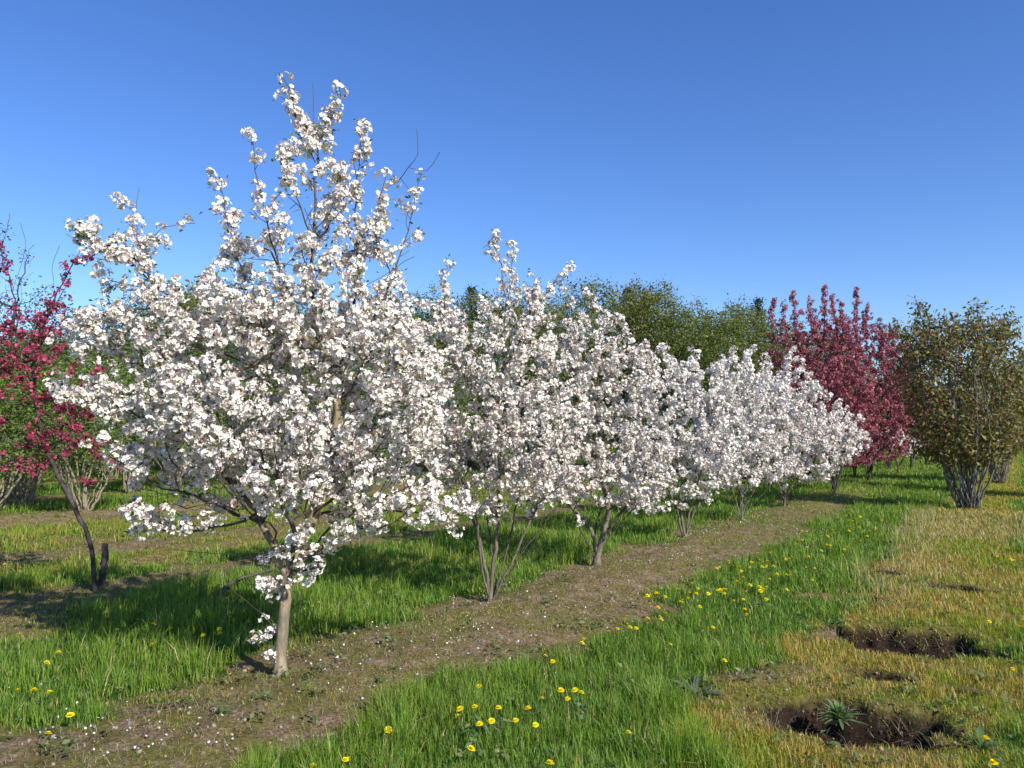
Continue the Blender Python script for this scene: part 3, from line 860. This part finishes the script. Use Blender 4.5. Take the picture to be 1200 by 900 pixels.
# cut stub beside the crimson trunk, fallen limb in the shade
def limb_thing(name, label, cat, pts, r0, r1, mat, seed, group=None):
    s = Skel(pts[0], seed); s.path(pts[1:], par=0, step=.05, wob=.006); n = len(s.P)
    s.r = np.linspace(r0, r1, n); s.ch = np.zeros(n, int)
    root_o = np.array(s.P[0]); outs = s.mesh(flare=1.15)
    Vs, Fs, c = outs[True]
    V = np.concatenate(Vs); k = 9 if r0 * 1.15 > .03 else 6
    Fq = [np.concatenate(Fs), np.array([list(range(c[0] - k, c[0]))])]
    o = mesh_np(name, V - root_o, Fq, mat, loc=root_o, smooth=False)
    return tag(o, label, cat, group)
g = gp(118, 690); g[2] = hz(g[0], g[1]) - .02
limb_thing('cut_stub', 'short dark sawn-off stub standing beside the crooked black trunk', 'stump', [g, pt(121, 670, g[1]), pt(124, 637, g[1])], .036, .03, M_BARKD, 3)
g = gp(247, 716); h2 = gp(275, 692)
limb_thing('fallen_branch', 'grey bare branch lying in the shade behind the front trunk', 'branch', [np.array([g[0], g[1], hz(g[0], g[1]) + .03]), np.array([h2[0], h2[1], hz(h2[0], h2[1]) + .09]), np.array([h2[0] + .3, h2[1] + .35, hz(h2[0] + .3, h2[1] + .35) + .14])], .024, .014, M_TWIG, 4)

# ------------------------------------------------------------------ leafy shrubs and trees
def leafy(name, label, base, seed, stems, ells, spacing, R, leafper, leafsize, leafcols, spread, bark, group, mat=M_LEAF, droop=0., k=.3, ok_from=.6,
          spires=(), thr=.36, tip=.004, cat='tree', up=.15, limb='trunk', maxt=9, upl=.3, rcap=None):
    rs = np.random.RandomState(seed)
    base = np.array(base, float)
    s = Skel(np.zeros(3), seed)
    for st_ in stems: s.path([np.array(a, float) for a in st_], par=0, step=.15, wob=.015, ok=True, ok_from=ok_from)
    for sp in spires:
        i0 = len(s.P); s.path([np.array(a, float) for a in sp], par=s.nearest(np.array(sp[0]), only_ok=True), step=.12, wob=.015, fl=True); spurs(s, i0, len(s.P) - 1, gap=.12, lo=.08, hi=.3)
    T = poisson(rs, ells, spacing)
    s.grow(T, k=k, step=.14, wob=.015, up=up)
    s.radii(R, tip)
    if rcap: s.r = np.minimum(s.r, rcap)
    root = empty(name, base, label, cat, group)
    emit_tree(s, root, bark, limb=limb)
    P = np.array(s.P); idx = np.where(np.array(s.fl) & (s.tips < maxt))[0]
    C = P[idx]
    nz = n3(C * 1.7 + seed) * .6 + n3(C * 4.3) * .4
    C = C[nz > thr + rs.normal(size=len(C)) * .04]
    V, Fc, col = leaves_on(C, rs, leafper, leafsize, spread, leafcols, droop=droop, up=upl)
    mesh_np('leaves', V, Fc, mat, col=col, parent=root)
    print(name, len(s.P), 'leaves', len(V) // 5)
    return root

def fan(rs, n, h, r, r0_=.1):
    out = []
    for i in range(n):
        a = 2 * math.pi * (i + rs.rand() * 1.8) / n; q = r * (.15 + .95 * rs.rand())
        c, s_ = math.cos(a), math.sin(a); w = rs.normal(size=2) * .22; r0 = r0_ * rs.uniform(.1, 1.15)
        out.append([(c * r0, s_ * r0, .05), (c * (r0 + q * .33) + w[0] * .5, s_ * (r0 + q * .33) + w[1] * .5, h * .35), (c * (r0 + q * .68), s_ * (r0 + q * .68) + w[1] * .5, h * .7), (c * q, s_ * q, h * rs.uniform(.85, 1.05))])
    return out

# olive / bronze shrub at the right
rs = np.random.RandomState(51)
OL = [(.17, .165, .042), (.22, .20, .055), (.22, .145, .055), (.11, .11, .035), (.26, .15, .075), (.19, .21, .055), (.17, .16, .055)]
g = gp(1136, 597)
olive = leafy('olive_shrub', 'bronze and olive green leaved shrub with a vase of many grey stems', (g[0], g[1], hz(g[0], g[1])), 52,
    fan(rs, 44, 2.9, .85, .2), [((0, 0, 2.7), (1.35, 1.25, 1.2), 420), ((-.55, 0, 3.4), (.6, .6, .75), 90), ((.5, 0, 3.5), (.6, .6, .6), 90), ((0, 0, 1.75), (1.15, 1.1, .5), 220), ((0, 0, 1.35), (.95, .95, .42), 190), ((-.9, -.1, 3.0), (.45, .5, .9), 65)],
    .14, .16, 11, .10, OL, .09, M_BARKG, 'olive shrubs on the right', mat=M_OLIVE, droop=.6,
    spires=[[(-.5, 0, 3.4), (-.85, 0, 3.9), (-.95, 0, 4.35)], [(.3, 0, 3.4), (.3, 0, 3.9), (.35, 0, 4.25)], [(-.8, 0, 3.2), (-1.3, 0, 3.6), (-1.4, 0, 3.75)], [(.6, 0, 3.4), (.9, 0, 3.7), (1.1, 0, 3.85)]],
    cat='shrub', limb='stems', thr=.31, tip=.004, rcap=.02)
GS = 'olive shrubs on the right'
for (px, py, rz, sc_, lab) in ((1262, 583, 1.9, .85, 'olive shrub cut off by the right edge of the photo, right of the vase-stemmed one'),
                               (1168, 566, 2.6, .95, 'olive shrub glimpsed behind and right of the vase-stemmed one')):
    g = gp(px, py); copy_tree(olive, (g[0], g[1], 0), rz, (sc_,) * 3, lab, GS)

# green multi-stem shrubs, left rows
GRN = [(.13, .24, .035), (.19, .29, .05), (.09, .16, .03), (.25, .32, .08), (.15, .19, .06)]
rs = np.random.RandomState(61)
shr = leafy('green_shrub', 'bright green leaved shrub with splayed tan stems behind the crooked black trunk', (0, 0, 0), 62, fan(rs, 15, 2.4, 1.15, .14),
    [((0, 0, 2.1), (1.25, 1.2, .85), 230), ((0, 0, 1.35), (1.3, 1.2, .55), 110), ((.3, .2, 2.7), (.7, .7, .5), 40)], .17, .10, 14, .085, GRN, .12, M_BARKT, 'green shrubs in the left rows', cat='shrub', limb='stems', tip=.004, ok_from=.8, rcap=.022)
rs = np.random.RandomState(63)
shr2 = leafy('green_shrub', 'taller green shrub', (0, 0, 0), 64, fan(rs, 11, 2.6, 1.0, .12),
    [((0, 0, 2.5), (1.1, 1.1, 1.1), 230), ((0, 0, 1.4), (1.1, 1.1, .55), 110), ((-.4, 0, 3.3), (.6, .6, .5), 40)], .17, .09, 14, .08, [(.07, .13, .03), (.10, .17, .035), (.055, .10, .025), (.13, .15, .05)], .10, M_BARKT, 'green shrubs in the left rows', cat='shrub', limb='stems', tip=.004, ok_from=.8, rcap=.022)
GG = 'green shrubs in the left rows'
g = gp(98, 602); shr.location = (g[0], g[1], hz(g[0], g[1]))
g = gp(40, 567); shr2.location = (g[0], g[1], 0); shr2['label'] = 'darker green shrub at the left edge, its stems standing in the shaded grass'
lst = [(150, 578, 1, 'green shrub with thin tan stems on the reddish soil ridge'), (-40, 596, 0, 'green shrub cut off by the left edge of the photo'),
       (205, 572, 0, 'green shrub half hidden by the left arm of the front tree'), (270, 568, 1, 'green shrub seen through the front crown, left part'),
       (350, 566, 0, 'green shrub seen below the front crown, right of its trunk'), (430, 563, 1, 'green shrub behind the gap between the first and second white tree'),
       (510, 560, 0, 'green shrub behind the second white tree'), (590, 556, 1, 'green shrub behind the stems of the second white tree'),
       (665, 553, 0, 'green shrub behind the third white tree'), (735, 550, 1, 'green shrub behind the gap right of the third white tree'),
       (800, 548, 0, 'green shrub behind the fourth white tree'), (860, 545, 1, 'green shrub behind the fifth white tree'),
       (0, 548, 1, 'farther green shrub at the left edge, behind the nearer ones'), (85, 547, 0, 'farther green shrub behind the tan splayed stems'),
       (-90, 560, 1, 'farther green shrub out past the left edge'), (170, 546, 1, 'farther green shrub behind the soil ridge'), (250, 545, 0, 'farther green shrub behind the front crown')]
lst += [(28, 592, 1, 'full green shrub right at the left edge in front of the tan-stemmed ones'), (-10, 606, 0, 'full green shrub cut by the left edge, nearest of its row'), (20, 582, 0, 'leafy green shrub low at the left edge, between the tan-stemmed ones'), (130, 562, 0, 'leafy green shrub between the splayed tan stems and the soil ridge'),
        (-60, 580, 1, 'leafy green shrub beyond the left edge, nearer row'), (215, 558, 1, 'leafy shrub under the left arm of the front tree'), (315, 552, 1, 'shrub behind the middle of the front crown'),
        (395, 550, 0, 'shrub behind the right half of the front crown'), (470, 549, 1, 'shrub behind the gap by the second white tree'), (550, 547, 0, 'shrub deep behind the second white tree'),
        (630, 545, 1, 'shrub deep behind the stems of the third white tree'), (700, 543, 0, 'shrub deep behind the third white trunk'), (770, 541, 1, 'shrub deep behind the fourth white tree'),
        (905, 541, 0, 'green shrub behind the sixth white tree'), (950, 539, 1, 'green shrub in the shade between white and crimson trees'),
        (1010, 537, 0, 'green shrub in the dark gap under the crimson crowns'), (1060, 535, 1, 'farthest green shrub at the end of the crimson row'),
        (1100, 534, 0, 'far green shrub just left of the olive shrub'), (1175, 533, 1, 'far green shrub showing right of the olive stems'), (1215, 536, 0, 'far green shrub at the right edge')]
rs = np.random.RandomState(65)
for i, (px, py, kd, lab) in enumerate(lst):
    g = gp(px, py)
    s_ = rs.uniform(1.0, 1.2) * (1.0 if g[1] < 26 else 1.25)
    copy_tree(shr2 if kd else shr, (g[0], g[1], hz(g[0], g[1])), rs.rand() * 6.28, (s_, s_, s_), lab, GG)

# tree at the upper left, sparse dark leaves against the sky
g = gp(-15, 588)
leafy('sparse_tree', 'sparse small-leaved tree at the upper left edge, thin twigs against the sky', (g[0], g[1], 0), 71,
    [[(0, 0, 1), (.1, 0, 2), (.3, 0, 3), (.4, 0, 3.8)], [(0, 0, 1), (-.2, 0, 2), (-.5, 0, 3.2)], [(0, 0, .9), (.5, 0, 1.8), (.9, 0, 2.8)]],
    [((.2, 0, 3.6), (1.2, .9, .75), 70), ((1.2, 0, 3.3), (.6, .6, .45), 26), ((.3, 0, 2.7), (1.4, 1, .6), 50)], .20, .06, 8, .07, [(.06, .075, .025), (.09, .11, .035), (.12, .13, .05)], .07,
    M_BARKD, None, ok_from=1.2, thr=.40, tip=.004,
    spires=[[(.4, 0, 3.8), (.5, 0, 4.3), (.62, 0, 4.75)], [(.9, 0, 3.3), (1.2, 0, 3.8), (1.35, 0, 4.1)], [(0, 0, 3.8), (-.1, 0, 4.4), (0, 0, 5.0)]]).scale = (1.2, 1.2, 1.22)

# far broadleaf trees and conifers
rs = np.random.RandomState(81)
FG = [(.16, .185, .05), (.20, .225, .065), (.10, .12, .035), (.25, .27, .09), (.17, .155, .06)]
def bigtree(seed, cols, w, h, lab, thr=.31, lp=20):
    r = np.random.RandomState(seed)
    ells = [((0, 0, h * .58), (w * .55, w * .5, h * .28), 150)]
    for i in range(7):
        a = r.rand() * 6.28; q = w * .34
        ells.append(((math.cos(a) * q, math.sin(a) * q, h * r.uniform(.35, .85)), (w * .26, w * .26, h * .14), 34))
    ells.append(((0, 0, h * .25), (w * .5, w * .5, h * .16), 80))
    ells.append(((w * .05, 0, h * .9), (w * .22, w * .22, h * .1), 22))
    return leafy('far_tree', lab, (0, 0, 0), seed, [[(0, 0, h * .15), (.05, 0, h * .4), (0, .1, h * .7), (.1, 0, h * .9)], [(.1, 0, h * .12), (w * .2, .2, h * .4), (w * .28, .3, h * .65)], [(-.1, 0, h * .12), (-w * .2, -.2, h * .4), (-w * .25, -.3, h * .7)]],
                 ells, .34, .16, lp, .115, cols, .14, M_BARKG, 'trees of the distant belt', ok_from=h * .2, thr=thr, tip=.008, droop=.25)
ft1 = bigtree(82, FG, 5.0, 7.0, 'x'); ft2 = bigtree(83, [(.14, .175, .04), (.18, .22, .055), (.10, .125, .035), (.22, .25, .08)], 4.4, 7.2, 'x')
ft3 = bigtree(84, [(.085, .10, .045), (.11, .12, .055), (.07, .08, .035)], 3.6, 7.6, 'x', thr=.42, lp=9)
# conifer
def conifer(seed, h, w):
    r = np.random.RandomState(seed); s = Skel(np.zeros(3), seed)
    s.path([(0, 0, h * .5), (0, 0, h)], par=0, step=.25, wob=.01, ok=True)
    Cs = []
    for z in np.arange(h * .12, h * .98, .17):
        n = 7; R_ = w * (1 - z / h) ** .85 * r.uniform(.8, 1.15) + .08
        for i in range(n):
            a = r.rand() * 6.28; L = R_ * r.uniform(.7, 1.1)
            j = s.nearest(np.array([0, 0, z]), only_ok=True)
            e = np.array([math.cos(a) * L, math.sin(a) * L, z - L * .22])
            s.path([e * np.array([.5, .5, 1]) + np.array([0, 0, .04]), e], par=j, step=.2, wob=.01, ok=False, fl=True)
    s.radii(.13, .008)
    root = empty('conifer', (0, 0, 0), 'x', 'conifer', 'conifers of the distant belt')
    emit_tree(s, root, M_BARKD)
    P = np.array(s.P); C = P[np.where(s.fl)[0]]
    V, Fc, col = leaves_on(C, r, 7, .13, .09, [(.022, .038, .018), (.035, .05, .022), (.03, .042, .024)], droop=.3)
    mesh_np('needles', V, Fc, M_LEAF, col=col, parent=root)
    return root
con = conifer(91, 9.0, 1.7)

def place_far(proto, first, px, d, toppy, h0, label, group, rs):
    p = pt(px, toppy - (14 if px < 660 and toppy > 340 and 'conifer' not in label else 4), d); top = p[2]
    s_ = top / h0
    wz = s_ * rs.uniform(.95, 1.15)
    if first:
        proto.location = (p[0], d, 0); proto.rotation_euler = (0, 0, rs.rand() * 6.28); proto.scale = (wz, wz, s_); proto['label'] = label
        return proto
    return copy_tree(proto, (p[0], d, 0), rs.rand() * 6.28, (wz, wz, s_), label, group)
GB = 'trees of the distant belt'
seen = set()
far = [(ft2, 205, 30, 350, 7.0, 'light green tree top showing left of the front tree spires'), (ft1, 262, 33, 345, 6.9, 'green tree top between the left arm and main spires of the front tree'),
       (ft1, 120, 30, 400, 6.9, 'green tree of the belt behind the left shrubs'), (ft2, 40, 32, 395, 7.0, 'green tree of the belt near the left edge'),
       (ft3, 440, 34, 350, 7.5, 'thin greyish tree right of the front tree spires'), (ft2, 505, 32, 352, 7.1, 'green tree top above the gap between the first two white trees'),
       (ft1, 575, 33, 355, 6.9, 'dark green tree top behind the second white tree spire'), (ft3, 620, 36, 345, 7.5, 'greyish loose tree right of the second white tree spire'),
       (ft1, 700, 27, 330, 6.9, 'large green tree with arching sprays above the third white tree'), (ft2, 745, 30, 352, 7.1, 'green tree between the arching one and the dark conifer tip'),
       (ft2, 805, 26, 350, 7.1, 'bright green arching tree above the fourth white tree'), (ft3, 760, 42, 335, 7.5, 'pale bare-looking tree top rising behind the green belt, mid right'),
       (ft1, 865, 28, 362, 6.9, 'green tree left of the crimson crabapples'), (ft3, 865, 42, 350, 7.5, 'grey green tree top next to the right conifer tip'),
       (ft1, 340, 34, 370, 6.9, 'green tree behind the densest part of the front crown'), (ft2, 660, 34, 365, 7.1, 'green tree low behind the third white tree'),
       (ft1, 930, 38, 390, 6.9, 'green tree hidden behind the crimson crown'), (ft2, 1000, 44, 420, 7.1, 'far green tree behind the crimson crabapples'),
       (ft3, 1040, 60, 385, 7.5, 'pale far tree top showing between crimson crown and olive shrub'), (ft1, 1105, 70, 455, 6.9, 'distant tree low behind the olive shrub'),
       (ft2, 1170, 62, 470, 7.1, 'distant tree low behind the right edge shrub'), (ft1, 1240, 60, 460, 6.9, 'distant tree beyond the right edge'),
       (ft2, -30, 34, 405, 7.1, 'green tree of the belt beyond the left edge'), (ft1, 390, 36, 380, 6.9, 'green tree behind the front crown, right part'), (ft1, 1060, 75, 465, 6.9, 'farthest tree low behind the crimson row')]
rs = np.random.RandomState(95)
for (pr, px, d, ty, h0, lab) in far:
    place_far(pr, pr.name not in seen, px, d, ty, h0, lab, GB, rs); seen.add(pr.name)
for i, (px, d, ty, lab) in enumerate([(735, 44, 338, 'dark conifer tip behind the arching green tree'), (887, 44, 350, 'dark conifer tip left of the crimson shoots'), (552, 46, 336, 'small dark conifer tip left of the second white tree spire'),
                                      (460, 46, 345, 'dark conifer behind the right shoots of the front tree')]):
    place_far(con, i == 0, px, d, ty, 9.0, lab, 'conifers of the distant belt', rs)

# ------------------------------------------------------------------ dandelions and weeds
def dandelion_proto():
    rs = np.random.RandomState(5)
    root = empty('dandelion', (0, 0, 0), 'x', 'flower', 'x')
    V = []; Fq = []; C = []
    for ring, (n, L, el, z0) in enumerate(((22, .021, .15, 0), (18, .017, .55, .002), (13, .012, .95, .004), (7, .008, 1.25, .005))):
        for i in range(n):
            a = 2 * math.pi * (i + .5 * ring + rs.rand() * .3) / n; l = L * rs.uniform(.9, 1.08)
            c, s_ = math.cos(a), math.sin(a); w = .0024
            x1, z1 = l * math.cos(el), l * math.sin(el)
            o = len(V)
            V += [(0 * c + w * .4 * s_, -w * .4 * c, z0), (-w * .4 * s_, w * .4 * c, z0), (x1 * c - w * s_, x1 * s_ + w * c, z0 + z1), (x1 * c + w * s_, x1 * s_ - w * c, z0 + z1)]
            Fq.append((o, o + 1, o + 2, o + 3))
            C += [(.86, .60, .006)] * 2 + [(.90, .76, .012)] * 2
    mesh_np('flower_head', np.array(V), [np.array(Fq)], M_DAND, col=np.array(C), parent=root, loc=(0, 0, .12))
    s = Skel((0, 0, -.02), 2); s.path([(.004, .003, .06), (0, 0, .12)], par=0, step=.04, wob=.001); s.r = np.full(len(s.P), .0022); s.ch = np.zeros(len(s.P), int)
    outs = s.mesh(1.0); Vs, Fs, _ = outs[True]; VV = np.concatenate(Vs)
    mesh_np('stem', VV, [np.concatenate(Fs)], M_LEAF, col=np.tile((.16, .20, .06), (len(VV), 1)), parent=root)
    return root
dand = dandelion_proto()
D_front = [(570, 800), (487, 834), (453, 845), (548, 827), (559, 828), (582, 828), (578, 837), (546, 838), (563, 845), (542, 875), (424, 885), (402, 888), (379, 897), (577, 899), (606, 841), (622, 831), (639, 895), (626, 843), (635, 820)]
D_mid = [(735, 860), (668, 817), (677, 805), (675, 811), (658, 806), (650, 773), (636, 769), (676, 753), (694, 747), (714, 741), (722, 737), (730, 731), (734, 735), (745, 735), (736, 723), (756, 725), (785, 756), (765, 711), (834, 735), (842, 773), (777, 699), (797, 691), (799, 707), (805, 703), (813, 701)]
D_far = [(819, 690), (828, 692), (841, 692), (850, 691), (851, 696), (872, 684), (885, 686), (896, 691), (863, 705), (868, 702), (869, 714), (882, 719), (876, 676), (867, 664), (872, 667), (891, 664), (916, 654), (931, 638), (951, 633), (972, 638), (981, 633), (1007, 634), (1002, 615), (1024, 612), (1032, 610), (1025, 622), (949, 665), (955, 666), (902, 679), (906, 672), (906, 686), (885, 688), (837, 666), (920, 674), (926, 673), (936, 670), (952, 680), (916, 689), (896, 692), (990, 621), (992, 610), (997, 604), (1005, 604), (1010, 622), (974, 621), (977, 625), (935, 633), (991, 644), (870, 684), (910, 700), (901, 701), (965, 628), (960, 645), (1000, 632), (1015, 628), (985, 650), (945, 652), (900, 665), (925, 655), (1040, 604), (1048, 598), (1080, 574), (1092, 573), (1096, 576), (1072, 577)]
D_right = [(1158, 726), (1196, 735), (1160, 782), (1189, 783), (1157, 867), (1165, 891), (1197, 727), (1170, 652), (1181, 655), (1193, 656)]
D_left = [(64, 765), (43, 775), (20, 810), (34, 810), (63, 810), (86, 835), (50, 861), (185, 755)]
D_back = [(144, 736), (173, 731), (204, 737), (244, 741), (253, 736), (264, 740), (370, 710), (376, 706)]
D_track = [(3, 641), (16, 652), (65, 668), (140, 664), (37, 641), (57, 645), (95, 643), (121, 636), (100, 638), (178, 652), (10, 660)]
rs = np.random.RandomState(77)
for _ in range(46):
    t_ = rs.rand() ** .8; D_far.append((740 + 330 * t_ + rs.normal() * 16, 722 - 128 * t_ + rs.normal() * 14))
first = True
for (L, lab, grp) in ((D_front, 'yellow dandelion among the long grass in the bottom centre clump', 'dandelions in the bottom centre grass'),
                      (D_mid, 'yellow dandelion in the green strip just right of the bare soil', 'dandelions along the soil edge'),
                      (D_far, 'small yellow dandelion in the dense drift of them far along the green strip', 'dandelions far along the strip'),
                      (D_right, 'yellow dandelion in the green grass at the right edge', 'dandelions at the right edge'),
                      (D_left, 'yellow dandelion in the tall grass at the lower left', 'dandelions at the lower left'),
                      (D_back, 'yellow dandelion at the shade edge behind the front trunk', 'dandelions at the shade edge'),
                      (D_track, 'tiny yellow dandelion by the dirt track at the far left', 'dandelions by the dirt track')):
    for (px, py) in L:
        hgt = rs.uniform(.10, .145) if py > 700 else rs.uniform(.15, .20)
        g = gp(px, py, hgt)
        zz = hz(g[0], g[1]) if g[1] < 25 else 0
        s_ = rs.uniform(.75, 1.05) * (1 + .02 * max(0, g[1] - 6))
        loc = (g[0], g[1], hgt - .12 * s_)
        if first:
            o = dand; first = False
            o.location = loc; o.scale = (s_,) * 3; o['label'] = lab; o['group'] = grp
        else:
            o = copy_tree(dand, loc, 0, (s_,) * 3, lab, grp)
        o.rotation_euler = (rs.normal() * .16 + .25, rs.normal() * .16 + .15, rs.rand() * 6.28)

# broad-leaved weeds
def weed(label, px, py, n, L, seed, col, up=.9, dz=0):
    rs = np.random.RandomState(seed)
    g = gp(px, py); g[2] = max(hz(g[0], g[1]), -.05) + dz
    V = []; Fq = []; C = []
    for i in range(n):
        a = rs.rand() * 6.28; l = L * rs.uniform(.5, 1.1); e = rs.uniform(.35, 1.3) * up
        c, s_ = math.cos(a), math.sin(a); w = l * .05; o = len(V)
        for t in (0, .25, .5, .75, 1):
            r = l * t * math.cos(e) * (1 + .2 * t); z = l * (t * math.sin(e) - .35 * t * t); ww = w * (math.sin(math.pi * min(1, t * .9 + .08)) + .1) * (1 + .5 * rs.normal())
            V += [(r * c - ww * s_, r * s_ + ww * c, z + ww * .3), (r * c, r * s_, z), (r * c + ww * s_, r * s_ - ww * c, z + ww * .3)]
            C += [tuple(np.array(col) * rs.uniform(.8, 1.2))] * 3
        for k in range(4):
            b = o + 3 * k
            Fq += [(b, b + 1, b + 4, b + 3), (b + 1, b + 2, b + 5, b + 4)]
    return tag(mesh_np('weed', np.array(V), [np.array(Fq)], M_GRASS, col=np.array(C), loc=g), label, 'weed', 'broad-leaved weeds in the turf')
weed('grey green thistle-like weed growing on the rim of the nearest pit', 984, 838, 110, .16, 1, (.17, .24, .10), 1.15, .02)
weed('grey green rosette weed at the edge of the green strip, left of the soil mound', 815, 818, 60, .20, 2, (.15, .19, .11), .8)
weed('low green weed in the shade left of the front trunk', 250, 745, 22, .16, 3, (.08, .15, .04), 1.0)
weed('leafy weed with broad blades by the bottom centre dandelions', 572, 868, 20, .18, 4, (.09, .17, .05), 1.0)
weed('dandelion leaf rosette at the lower right corner', 1150, 885, 26, .16, 5, (.12, .20, .07), .8)
weed('grey weed beside the right edge dandelions', 1155, 800, 24, .15, 6, (.13, .18, .09), .7)
print('objects', len(bpy.data.objects))
